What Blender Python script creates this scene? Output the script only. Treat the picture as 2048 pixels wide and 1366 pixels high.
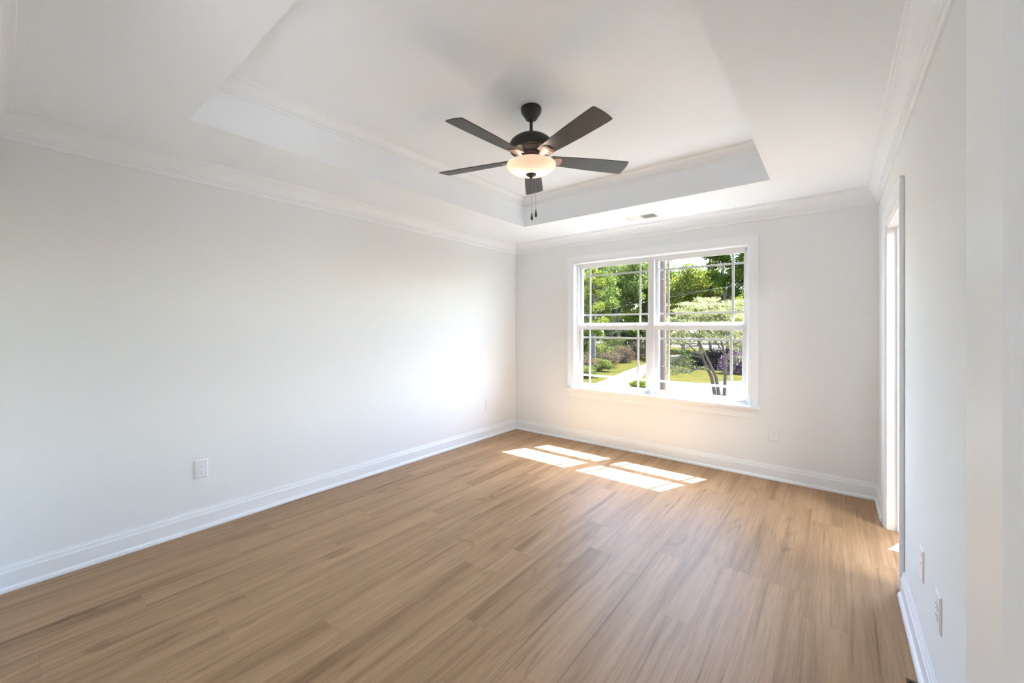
import bpy, bmesh, math, random
import numpy as np
from mathutils import Vector, Matrix

# ---------------------------------------------------------------- clear
for o in list(bpy.data.objects):
    bpy.data.objects.remove(o, do_unlink=True)
S = bpy.context.scene
COL = S.collection
R = math.radians

# ---------------------------------------------------------------- camera
cam_d = bpy.data.cameras.new('camera')
cam_d.sensor_width = 36.0
cam_d.lens = 807.18 / 2048 * 36
cam_d.shift_y = -29.24 / 2048
cam_d.clip_start = 0.02
cam_d.clip_end = 600
cam = bpy.data.objects.new('camera', cam_d)
COL.objects.link(cam)
cam.location = (3.3755, -4.315, 1.378)
cam.rotation_euler = (R(90), 0, 0.67231)
S.camera = cam

# ---------------------------------------------------------------- view, world, sun
S.view_settings.view_transform = 'Standard'
S.view_settings.look = 'None'
S.view_settings.gamma = 1.0
S.view_settings.use_curve_mapping = False
S.view_settings.exposure = 2.40
try:
    S.cycles.diffuse_bounces = 10
    S.cycles.max_bounces = 14
    S.cycles.transparent_max_bounces = 16
    S.cycles.use_denoising = True
    S.cycles.sample_clamp_indirect = 6.0
    S.cycles.caustics_reflective = False
    S.cycles.caustics_refractive = False
except Exception:
    pass

SUN_DIR = Vector((-0.22, -0.50, -1.0)).normalized()      # the way the sunlight travels
world = bpy.data.worlds.new('daylight')
S.world = world
world.use_nodes = True
wn = world.node_tree.nodes; wl = world.node_tree.links
wn.clear()
w_out = wn.new('ShaderNodeOutputWorld')
w_bg = wn.new('ShaderNodeBackground')
w_sky = wn.new('ShaderNodeTexSky')
w_sky.sky_type = 'NISHITA'
w_sky.sun_disc = False
w_sky.sun_elevation = math.asin(-SUN_DIR.z)
w_sky.sun_rotation = math.atan2(-SUN_DIR.x, -SUN_DIR.y)
w_sky.air_density = 1.0
w_sky.dust_density = 1.2
w_bg.inputs['Strength'].default_value = 1.0
WORLD_STRENGTH = 0.70
w_bg.inputs['Strength'].default_value = WORLD_STRENGTH
wl.new(w_sky.outputs[0], w_bg.inputs[0])
wl.new(w_bg.outputs[0], w_out.inputs[0])

sun_d = bpy.data.lights.new('sun', 'SUN')
sun_d.energy = 19.0
sun_d.angle = R(0.3)
sun_d.color = (0.86, 0.935, 1.0)
sun = bpy.data.objects.new('sun', sun_d)
COL.objects.link(sun)
sun.location = (10, 20, 30)
sun.rotation_euler = SUN_DIR.to_track_quat('-Z', 'Y').to_euler()


def area_light(name, loc, size, energy, color, rot=(0, 0, 0), portal=False):
    d = bpy.data.lights.new(name, 'AREA')
    d.shape = 'RECTANGLE'; d.size, d.size_y = size
    d.energy = energy; d.color = color
    if portal:
        d.cycles.is_portal = True
    o = bpy.data.objects.new(name, d); COL.objects.link(o)
    o.location = loc; o.rotation_euler = rot
    return o


area_light('window_portal', (1.83, 0.17, 1.39), (1.85, 1.5), 1, (1, 1, 1), (R(-90), 0, 0), True)
area_light('side_window_portal', (4.55, 0.17, 1.39), (0.95, 1.5), 1, (1, 1, 1), (R(-90), 0, 0), True)
# fill light added low in the hall, aimed up through the doorway
area_light('hall_fill_light', (4.38, -4.98, 0.45), (0.7, 0.7), 11, (0.95, 0.98, 1.0),
           Vector((-0.80, 0.38, 0.45)).to_track_quat('-Z', 'Y').to_euler())
area_light('side_room_light', (5.0, -1.6, 2.44), (0.8, 0.8), 15, (0.96, 0.98, 1.0))  # unseen area light under the side room ceiling, without a fixture

# ---------------------------------------------------------------- room numbers
W = 3.66          # width, x
YF = -4.38        # front wall, behind the camera plane
ZC = 2.485        # lower ceiling
ZT = 2.79         # tray ceiling
TX0, TX1, TY0, TY1 = 0.69, 3.004, -3.70, -0.727

# ---------------------------------------------------------------- helpers
def tag(o, label=None, cat=None, group=None, kind=None):
    if label: o['label'] = label
    if cat: o['category'] = cat
    if group: o['group'] = group
    if kind: o['kind'] = kind
    return o


def empty(name, loc=(0, 0, 0), rz=0.0, parent=None):
    o = bpy.data.objects.new(name, None)
    COL.objects.link(o)
    o.location = loc; o.rotation_euler = (0, 0, rz)
    o.empty_display_size = 0.1
    if parent: o.parent = parent
    return o


def obj(name, bm, mat, parent=None, smooth=False, bevel=0.0, angle=35):
    bmesh.ops.recalc_face_normals(bm, faces=bm.faces)
    me = bpy.data.meshes.new(name)
    bm.to_mesh(me); bm.free()
    for m in (mat if isinstance(mat, (list, tuple)) else [mat]):
        me.materials.append(m)
    if smooth:
        me.polygons.foreach_set('use_smooth', [True] * len(me.polygons))
        try:
            me.set_sharp_from_angle(angle=R(angle))
        except Exception:
            pass
    o = bpy.data.objects.new(name, me)
    COL.objects.link(o)
    if parent: o.parent = parent
    if bevel:
        b = o.modifiers.new('bevel', 'BEVEL'); b.width = bevel; b.segments = 2
        b.limit_method = 'ANGLE'; b.angle_limit = R(40)
    return o


def box(bm, x0, x1, y0, y1, z0, z1, mi=0):
    vs = [bm.verts.new(p) for p in ((x0, y0, z0), (x1, y0, z0), (x1, y1, z0), (x0, y1, z0),
                                    (x0, y0, z1), (x1, y0, z1), (x1, y1, z1), (x0, y1, z1))]
    fs = []
    for f in ((0, 3, 2, 1), (4, 5, 6, 7), (0, 1, 5, 4), (1, 2, 6, 5), (2, 3, 7, 6), (3, 0, 4, 7)):
        fc = bm.faces.new([vs[i] for i in f]); fc.material_index = mi; fs.append(fc)
    return vs


def boxes(*bs):
    bm = bmesh.new()
    for b in bs: box(bm, *b)
    return bm


def struct(name, bm, mat, parent=None, label=None, **k):
    o = obj(name, bm, mat, parent, **k)
    if parent is None: o['kind'] = 'structure'
    if label: o['label'] = label
    return o


def lathe(bm, prof, n=48, cx=0, cy=0):
    """prof: list of (r, z) from top to bottom"""
    rings = []
    for r, z in prof:
        if r < 1e-6:
            rings.append([bm.verts.new((cx, cy, z))])
        else:
            rings.append([bm.verts.new((cx + r * math.cos(2 * math.pi * i / n), cy + r * math.sin(2 * math.pi * i / n), z)) for i in range(n)])
    for a, b in zip(rings, rings[1:]):
        if len(a) == 1 and len(b) == 1: continue
        for i in range(n):
            j = (i + 1) % n
            if len(a) == 1: bm.faces.new((a[0], b[i], b[j]))
            elif len(b) == 1: bm.faces.new((a[i], b[0], a[j]))
            else: bm.faces.new((a[i], b[i], b[j], a[j]))
    return bm


def tube(bm, pts, radii, n=8):
    """tapered tube through points"""
    pts = [Vector(p) for p in pts]
    if not isinstance(radii, (list, tuple)): radii = [radii] * len(pts)
    rings = []
    ref = Vector((0.13, 0.37, 0.92)).normalized()
    for i, p in enumerate(pts):
        d = (pts[min(i + 1, len(pts) - 1)] - pts[max(i - 1, 0)]).normalized()
        if abs(d.dot(ref)) > 0.95: rr = Vector((1, 0, 0))
        else: rr = ref
        u = d.cross(rr).normalized(); v = d.cross(u)
        rings.append([bm.verts.new(p + radii[i] * (math.cos(2 * math.pi * k / n) * u + math.sin(2 * math.pi * k / n) * v)) for k in range(n)])
    for a, b in zip(rings, rings[1:]):
        for k in range(n):
            bm.faces.new((a[k], a[(k + 1) % n], b[(k + 1) % n], b[k]))
    bm.faces.new(rings[0][::-1]); bm.faces.new(rings[-1])
    return bm


def run(bm, prof, frame_a, frame_b):
    """sweep an open profile between two frames (functions (p, z) -> point), closed at the back"""
    a = [bm.verts.new(frame_a(p, z)) for p, z in prof]
    b = [bm.verts.new(frame_b(p, z)) for p, z in prof]
    for i in range(len(prof) - 1):
        bm.faces.new((a[i], a[i + 1], b[i + 1], b[i]))
    bm.faces.new((a[-1], a[0], b[0], b[-1]))
    bm.faces.new(a); bm.faces.new(b[::-1])
    return bm


# ---------------------------------------------------------------- materials
def new_mat(name):
    m = bpy.data.materials.new(name); m.use_nodes = True
    nt = m.node_tree
    return m, nt.nodes, nt.links, nt.nodes['Principled BSDF']


def plain(name, color, rough=0.5, metal=0.0, bump=0.0, bscale=200, spec=None, vary=0.0, vscale=3.0):
    m, n, l, b = new_mat(name)
    b.inputs['Base Color'].default_value = (*color, 1)
    b.inputs['Roughness'].default_value = rough
    b.inputs['Metallic'].default_value = metal
    if spec is not None: b.inputs['Specular IOR Level'].default_value = spec
    geo = n.new('ShaderNodeNewGeometry')
    if bump:
        t = n.new('ShaderNodeTexNoise'); t.inputs['Scale'].default_value = bscale
        t.inputs['Detail'].default_value = 4
        l.new(geo.outputs['Position'], t.inputs['Vector'])
        bp = n.new('ShaderNodeBump'); bp.inputs['Strength'].default_value = bump
        bp.inputs['Distance'].default_value = 0.002
        l.new(t.outputs['Fac'], bp.inputs['Height']); l.new(bp.outputs[0], b.inputs['Normal'])
    if vary:
        t = n.new('ShaderNodeTexNoise'); t.inputs['Scale'].default_value = vscale
        t.inputs['Detail'].default_value = 5
        l.new(geo.outputs['Position'], t.inputs['Vector'])
        mp = n.new('ShaderNodeMapRange')
        mp.inputs['To Min'].default_value = 1 - vary; mp.inputs['To Max'].default_value = 1 + vary
        mp.inputs['From Min'].default_value = 0.25; mp.inputs['From Max'].default_value = 0.75
        l.new(t.outputs['Fac'], mp.inputs['Value'])
        mx = n.new('ShaderNodeVectorMath'); mx.operation = 'SCALE'
        mx.inputs[0].default_value = color
        l.new(mp.outputs[0], mx.inputs['Scale']); l.new(mx.outputs[0], b.inputs['Base Color'])
    return m


M_WALL = plain('wall_paint', (0.795, 0.817, 0.834), 0.75, bump=0.06, bscale=350, spec=0.14)
M_CEIL = plain('ceiling_paint', (0.85, 0.889, 0.935), 0.7, bump=0.05, bscale=300, spec=0.2)
M_TRIM = plain('trim_paint', (0.822, 0.857, 0.892), 0.32, spec=0.45)
M_DOOR = plain('door_paint', (0.87, 0.885, 0.90), 0.42, bump=0.08, bscale=60, spec=0.45)
M_VINYL = plain('window_vinyl', (0.70, 0.70, 0.70), 0.4)
M_PLATE = plain('outlet_plastic', (0.79, 0.795, 0.815), 0.35)
M_SOCKET = plain('socket_plastic', (0.84, 0.85, 0.865), 0.3)
M_SLOT = plain('slot_dark', (0.03, 0.03, 0.03), 0.6)
M_VENTWHITE = plain('register_enamel', (0.84, 0.84, 0.83), 0.4, spec=0.4)
M_DUCT = plain('duct_grey', (0.5, 0.5, 0.5), 0.8)
M_BRONZE = plain('oil_rubbed_bronze', (0.034, 0.034, 0.033), 0.38, metal=0.35, bump=0.05, bscale=500)
M_ARM = plain('brushed_bronze', (0.22, 0.165, 0.145), 0.33, metal=0.9)
M_CHAIN = plain('chain_metal', (0.30, 0.28, 0.25), 0.4, metal=0.8)
M_FOB = plain('fob_dark', (0.045, 0.04, 0.035), 0.4)
M_BROWNVENT = plain('brown_enamel', (0.09, 0.055, 0.03), 0.4)


def blade_mat():
    m, n, l, b = new_mat('charcoal_wood_blade')
    b.inputs['Roughness'].default_value = 0.42
    tc = n.new('ShaderNodeTexCoord'); mp = n.new('ShaderNodeMapping')
    mp.inputs['Scale'].default_value = (6, 90, 90)
    t = n.new('ShaderNodeTexNoise'); t.inputs['Detail'].default_value = 4; t.inputs['Scale'].default_value = 1.5
    cr = n.new('ShaderNodeValToRGB')
    cr.color_ramp.elements[0].color = (0.018, 0.018, 0.019, 1)
    cr.color_ramp.elements[1].color = (0.034, 0.033, 0.034, 1)
    l.new(tc.outputs['Object'], mp.inputs[0]); l.new(mp.outputs[0], t.inputs['Vector'])
    l.new(t.outputs['Fac'], cr.inputs[0]); l.new(cr.outputs[0], b.inputs['Base Color'])
    return m


M_BLADE = blade_mat()


def bowl_mat():
    m = bpy.data.materials.new('frosted_glass_bowl'); m.use_nodes = True
    n = m.node_tree.nodes; l = m.node_tree.links; n.clear()
    out = n.new('ShaderNodeOutputMaterial')
    df = n.new('ShaderNodeBsdfDiffuse'); tr = n.new('ShaderNodeBsdfTranslucent')
    gl = n.new('ShaderNodeBsdfGlossy'); gl.inputs['Roughness'].default_value = 0.25
    geo = n.new('ShaderNodeNewGeometry')
    t = n.new('ShaderNodeTexNoise'); t.inputs['Scale'].default_value = 14; t.inputs['Detail'].default_value = 3
    l.new(geo.outputs['Position'], t.inputs['Vector'])
    cr = n.new('ShaderNodeValToRGB')
    cr.color_ramp.elements[0].color = (0.86, 0.74, 0.66, 1); cr.color_ramp.elements[1].color = (0.95, 0.87, 0.80, 1)
    l.new(t.outputs['Fac'], cr.inputs[0])
    l.new(cr.outputs[0], df.inputs[0]); l.new(cr.outputs[0], tr.inputs[0])
    m1 = n.new('ShaderNodeMixShader'); m1.inputs[0].default_value = 0.5
    l.new(df.outputs[0], m1.inputs[1]); l.new(tr.outputs[0], m1.inputs[2])
    m2 = n.new('ShaderNodeMixShader'); m2.inputs[0].default_value = 0.05
    l.new(m1.outputs[0], m2.inputs[1]); l.new(gl.outputs[0], m2.inputs[2])
    l.new(m2.outputs[0], out.inputs[0])
    return m


M_BOWL = bowl_mat()


def glass_mat():
    m = bpy.data.materials.new('clear_window_glass'); m.use_nodes = True
    n = m.node_tree.nodes; l = m.node_tree.links; n.clear()
    out = n.new('ShaderNodeOutputMaterial')
    tr = n.new('ShaderNodeBsdfTransparent'); tr.inputs[0].default_value = (0.97, 0.98, 0.97, 1)
    gl = n.new('ShaderNodeBsdfGlossy'); gl.inputs['Roughness'].default_value = 0.02
    lw = n.new('ShaderNodeLayerWeight'); lw.inputs['Blend'].default_value = 0.5
    pw = n.new('ShaderNodeMath'); pw.operation = 'POWER'; pw.inputs[1].default_value = 5.0
    l.new(lw.outputs['Facing'], pw.inputs[0])
    fr = n.new('ShaderNodeMath'); fr.operation = 'MULTIPLY_ADD'; fr.inputs[1].default_value = 0.85; fr.inputs[2].default_value = 0.02
    l.new(pw.outputs[0], fr.inputs[0])
    mx = n.new('ShaderNodeMixShader')
    l.new(fr.outputs[0], mx.inputs[0]); l.new(tr.outputs[0], mx.inputs[1]); l.new(gl.outputs[0], mx.inputs[2])
    l.new(mx.outputs[0], out.inputs[0])
    return m


M_GLASS = glass_mat()


def floor_mat():
    m, n, l, b = new_mat('oak_vinyl_plank')
    b.inputs['Roughness'].default_value = 0.46
    b.inputs['Specular IOR Level'].default_value = 0.25
    PW, PL = 0.178, 1.22

    def math_(op, a, c=None, v=None):
        x = n.new('ShaderNodeMath'); x.operation = op
        if isinstance(a, (int, float)): x.inputs[0].default_value = a
        else: l.new(a, x.inputs[0])
        if c is not None:
            if isinstance(c, (int, float)): x.inputs[1].default_value = c
            else: l.new(c, x.inputs[1])
        return x.outputs[0]
    geo = n.new('ShaderNodeNewGeometry'); sp = n.new('ShaderNodeSeparateXYZ')
    l.new(geo.outputs['Position'], sp.inputs[0])
    x, y = sp.outputs[0], sp.outputs[1]
    xs = math_('DIVIDE', math_('ADD', x, 20.07), PW)
    col = math_('FLOOR', xs)
    wn1 = n.new('ShaderNodeTexWhiteNoise'); wn1.noise_dimensions = '1D'; l.new(col, wn1.inputs['W'])
    ys = math_('ADD', math_('DIVIDE', math_('ADD', y, 30.0), PL), math_('MULTIPLY', wn1.outputs['Value'], 7.31))
    row = math_('FLOOR', ys)
    cv = n.new('ShaderNodeCombineXYZ'); l.new(col, cv.inputs[0]); l.new(row, cv.inputs[1])
    wn2 = n.new('ShaderNodeTexWhiteNoise'); wn2.noise_dimensions = '2D'; l.new(cv.outputs[0], wn2.inputs['Vector'])
    pid = wn2.outputs['Value']
    # grain coordinates, shifted per plank
    gx = math_('ADD', math_('MULTIPLY', x, 1.0), math_('MULTIPLY', pid, 17.0))
    gy = math_('ADD', y, math_('MULTIPLY', pid, 53.0))
    gv = n.new('ShaderNodeCombineXYZ'); l.new(gx, gv.inputs[0]); l.new(gy, gv.inputs[1]); l.new(pid, gv.inputs[2])

    def noise(sx, sy, detail, rough=0.5, dist=0.0):
        mp = n.new('ShaderNodeMapping'); mp.inputs['Scale'].default_value = (sx, sy, 1)
        l.new(gv.outputs[0], mp.inputs[0])
        t = n.new('ShaderNodeTexNoise'); t.inputs['Scale'].default_value = 1.0
        t.inputs['Detail'].default_value = detail; t.inputs['Roughness'].default_value = rough
        t.inputs['Distortion'].default_value = dist
        l.new(mp.outputs[0], t.inputs['Vector'])
        return t.outputs['Fac']
    broad = noise(10, 0.55, 3, 0.5, 0.5)       # broad soft streaks
    fine = noise(150, 6, 3, 0.6)             # fine pores
    mid = noise(36, 0.8, 4, 0.6, 0.8)       # thin dark lines
    cath = noise(7, 2.2, 2, 0.5, 1.2)

    def ramp(src, stops):
        c = n.new('ShaderNodeValToRGB'); e = c.color_ramp.elements
        e[0].position, e[0].color = stops[0][0], (*stops[0][1], 1)
        e[1].position, e[1].color = stops[-1][0], (*stops[-1][1], 1)
        for p_, c_ in stops[1:-1]:
            q = e.new(p_); q.color = (*c_, 1)
        l.new(src, c.inputs[0]); return c.outputs[0]
    base = ramp(broad, [(0.30, (0.258, 0.154, 0.078)), (0.43, (0.365, 0.227, 0.122)), (0.62, (0.426, 0.273, 0.154))])

    def mul(a, bc, fac=1.0):
        x_ = n.new('ShaderNodeMix'); x_.data_type = 'RGBA'; x_.blend_type = 'MULTIPLY'
        x_.inputs['Factor'].default_value = fac
        l.new(a, x_.inputs['A']); l.new(bc, x_.inputs['B']); return x_.outputs['Result']
    c1 = mul(base, ramp(mid, [(0.27, (0.55, 0.52, 0.49)), (0.39, (0.88, 0.87, 0.86)), (0.52, (1, 1, 1))]))
    c2 = mul(c1, ramp(fine, [(0.30, (0.86, 0.85, 0.84)), (0.60, (1.04, 1.04, 1.04))]))
    c3 = mul(c2, ramp(cath, [(0.24, (0.72, 0.69, 0.66)), (0.36, (1, 1, 1)), (1.0, (1, 1, 1))]))
    pv = ramp(pid, [(0.0, (0.955, 0.955, 0.955)), (1.0, (1.035, 1.035, 1.035))])
    c4 = mul(c3, pv)
    # seams
    fx = math_('FRACT', xs); fy = math_('FRACT', ys)
    ex = math_('MINIMUM', fx, math_('SUBTRACT', 1.0, fx)); ey = math_('MINIMUM', fy, math_('SUBTRACT', 1.0, fy))
    sx_ = math_('LESS_THAN', ex, 0.0013 / PW); sy_ = math_('LESS_THAN', ey, 0.0013 / PL)
    seam = math_('MAXIMUM', sx_, sy_)
    sm = n.new('ShaderNodeMix'); sm.data_type = 'RGBA'; sm.blend_type = 'MULTIPLY'
    l.new(math_('ADD', math_('MULTIPLY', sx_, 0.22), math_('MULTIPLY', sy_, 0.16)), sm.inputs['Factor'])
    l.new(c4, sm.inputs['A']); sm.inputs['B'].default_value = (0.3, 0.24, 0.2, 1)
    l.new(sm.outputs['Result'], b.inputs['Base Color'])
    bp = n.new('ShaderNodeBump'); bp.inputs['Strength'].default_value = 0.12; bp.inputs['Distance'].default_value = 0.001
    l.new(math_('SUBTRACT', fine, seam), bp.inputs['Height']); l.new(bp.outputs[0], b.inputs['Normal'])
    return m


M_FLOOR = floor_mat()

# ================================================================ ROOM SHELL
OX0, OX1, OZ0, OZ1 = 0.908, 2.752, 0.625, 2.143      # main window opening
AX0, AX1 = 4.03, 4.98                                 # side room window opening
XE = 6.2                                              # far side of the side room
WT = 0.15

struct('floor', boxes((-0.12, XE + 0.12, -7.3, WT, -0.12, 0.0)), M_FLOOR, label='light oak plank floor')
struct('wall_back', boxes((-0.12, OX0, 0, WT, -0.12, 3.0), (OX0, OX1, 0, WT, -0.12, OZ0), (OX0, OX1, 0, WT, OZ1, 3.0),
                          (OX1, AX0, 0, WT, -0.12, 3.0), (AX0, AX1, 0, WT, -0.12, OZ0), (AX0, AX1, 0, WT, OZ1, 3.0),
                          (AX1, XE + 0.12, 0, WT, -0.12, 3.0)), M_WALL, label='off-white wall with the double window')
struct('wall_left', boxes((-0.12, 0, -4.5, 0, 0.0, 3.0)), M_WALL, label='long plain off-white wall')
DR0, DR1, DRZ = -1.38, -0.56, 2.065                   # doorway in the right wall
struct('wall_right', boxes((W, W + 0.12, -4.38, DR0, 0, 3.0), (W, W + 0.12, DR0, DR1, DRZ, 3.0),
                           (W, W + 0.12, DR1, 0, 0, 3.0)), M_WALL, label='off-white wall with the cased doorway')
FX0, FX1 = 2.70, 3.52
struct('wall_front', boxes((0, FX0, YF - 0.12, YF, 0, 3.0), (FX0, FX1, YF - 0.12, YF, DRZ, 3.0),
                           (FX1, XE + 0.12, YF - 0.12, YF, 0, 3.0)), M_WALL)
# side room and hall shells
struct('wall_side_room', boxes((XE, XE + 0.12, YF, 0, 0, 3.0)), M_WALL)
struct('wall_hall', boxes((1.2, 1.32, -7.3, YF - 0.12, 0, 3.0), (4.6, 4.72, -7.3, YF - 0.12, 0, 3.0),
                          (1.32, 4.6, -7.3, -7.18, 0, 3.0)), M_WALL)
struct('ceiling_hall', boxes((1.2, 4.72, -7.3, YF - 0.12, ZC, ZC + 0.1)), M_CEIL)
struct('ceiling_side_room', boxes((W + 0.12, XE, YF, 0, ZC, ZC + 0.1)), M_CEIL)
# tray ceiling: soffit ring, tray sides and raised centre
T = 0.06
struct('ceiling', boxes(
    (0, TX0, YF, 0, ZC, ZC + T), (TX1, W, YF, 0, ZC, ZC + T), (TX0, TX1, YF, TY0, ZC, ZC + T), (TX0, TX1, TY1, 0, ZC, ZC + T),
    (TX0 - T, TX0, TY0 - T, TY1 + T, ZC + T, ZT), (TX1, TX1 + T, TY0 - T, TY1 + T, ZC + T, ZT),
    (TX0, TX1, TY0 - T, TY0, ZC + T, ZT), (TX0, TX1, TY1, TY1 + T, ZC + T, ZT),
    (TX0 - T, TX1 + T, TY0 - T, TY1 + T, ZT, ZT + T)), M_CEIL, label='white tray ceiling with a raised centre')
struct('roof', boxes((-0.6, XE + 0.6, -7.6, 0.30, 3.0, 3.1)), M_CEIL)

# ---------------------------------------------------------------- crown mouldings (profile: out from wall, height)
def crown_profile(zt, drop, out):
    s = [(0, 1.0), (0.10, 1.0), (0.13, 0.95), (0.13, 0.80), (0.22, 0.78), (0.24, 0.71), (0.33, 0.68), (0.34, 0.62),
         (0.40, 0.50), (0.50, 0.36), (0.63, 0.24), (0.76, 0.16), (0.83, 0.14), (0.84, 0.08), (0.95, 0.06), (1.0, 0.0)]
    return [(a * out, zt - d * drop) for a, d in s] + [(0, zt)]


def loop_trim(names, prof, x0, x1, y0, y1, mat, labels=None, sides='LBRF'):
    """mitred trim on the inside of a rectangle"""
    fr = {
        'L': (lambda p, z: (x0 + p, y0 + p, z), lambda p, z: (x0 + p, y1 - p, z)),
        'B': (lambda p, z: (x0 + p, y1 - p, z), lambda p, z: (x1 - p, y1 - p, z)),
        'R': (lambda p, z: (x1 - p, y1 - p, z), lambda p, z: (x1 - p, y0 + p, z)),
        'F': (lambda p, z: (x1 - p, y0 + p, z), lambda p, z: (x0 + p, y0 + p, z))}
    for i, s in enumerate(sides):
        bm = bmesh.new(); run(bm, prof, *fr[s])
        struct(names[i], bm, mat, label=labels[i] if labels else None)


E_ = 0.0004
loop_trim(['trim_1', 'trim_2', 'trim_3', 'trim_4'], crown_profile(ZC - E_, 0.132, 0.092), E_, W - E_, YF + E_, -E_, M_TRIM,
          ['white crown moulding above the long plain wall', 'white crown moulding above the window wall',
           'white crown moulding above the doorway wall', 'white crown moulding above the camera-side wall'])
loop_trim(['trim_5', 'trim_6', 'trim_7', 'trim_8'], crown_profile(ZT - E_, 0.085, 0.078), TX0 + E_, TX1 - E_, TY0 + E_, TY1 - E_, M_TRIM)

# ---------------------------------------------------------------- baseboards with shoe moulding
BASE = [(0, 0.001), (0.028, 0.001), (0.028, 0.010), (0.025, 0.020), (0.018, 0.027), (0.0155, 0.028), (0.0155, 0.100),
        (0.012, 0.104), (0.012, 0.109), (0.0105, 0.112), (0.0105, 0.122), (0.007, 0.127), (0.006, 0.136), (0, 0.136)]


def base_run(name, fa, fb, label=None):
    bm = bmesh.new(); run(bm, BASE, fa, fb); return struct(name, bm, M_TRIM, label=label)


base_run('baseboard_left', lambda p, z: (E_ + p, YF + p, z), lambda p, z: (E_ + p, -p, z), 'white baseboard along the long plain wall')
base_run('baseboard_back', lambda p, z: (p, -E_ - p, z), lambda p, z: (W - p, -E_ - p, z), 'white baseboard below the window')
CW = 0.088        # casing width
base_run('baseboard_right_far', lambda p, z: (W - E_ - p, -p, z), lambda p, z: (W - E_ - p, DR1 + CW + 0.002, z),
         'short white baseboard between corner and doorway')
base_run('baseboard_right', lambda p, z: (W - E_ - p, DR0 - CW - 0.002, z), lambda p, z: (W - E_ - p, YF + p, z),
         'white baseboard on the doorway wall, nearer the camera')
base_run('baseboard_front', lambda p, z: (0.03 + p * 0, YF + E_ + p, z), lambda p, z: (FX0 - CW - 0.002, YF + E_ + p, z))

# ---------------------------------------------------------------- casings
CAS = [(0.0, 0.0), (0.0, 0.010), (0.006, 0.013), (0.020, 0.013), (0.026, 0.0105), (0.034, 0.013), (0.060, 0.016),
       (0.074, 0.018), (CW, 0.018), (CW, 0.0)]       # (across from the opening edge, out from the wall)


def casing(name, x0, x1, z0, z1, T_, mat, parent=None, bottom=False, label=None):
    """picture-frame casing around an opening; T_(u, z, out) maps wall coords to the world"""
    bm = bmesh.new()
    def side(fa, fb):
        a = [bm.verts.new(T_(*fa(w, o))) for w, o in CAS]; b = [bm.verts.new(T_(*fb(w, o))) for w, o in CAS]
        for i in range(len(CAS) - 1): bm.faces.new((a[i], a[i + 1], b[i + 1], b[i]))
        bm.faces.new((a[-1], a[0], b[0], b[-1])); bm.faces.new(a); bm.faces.new(b[::-1])
    side(lambda w, o: (x0 - w, z0, o), lambda w, o: (x0 - w, z1 + w, o))
    side(lambda w, o: (x0 - w, z1 + w, o), lambda w, o: (x1 + w, z1 + w, o))
    side(lambda w, o: (x1 + w, z1 + w, o), lambda w, o: (x1 + w, z0, o))
    return struct(name, bm, mat, parent, label=label)


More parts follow.
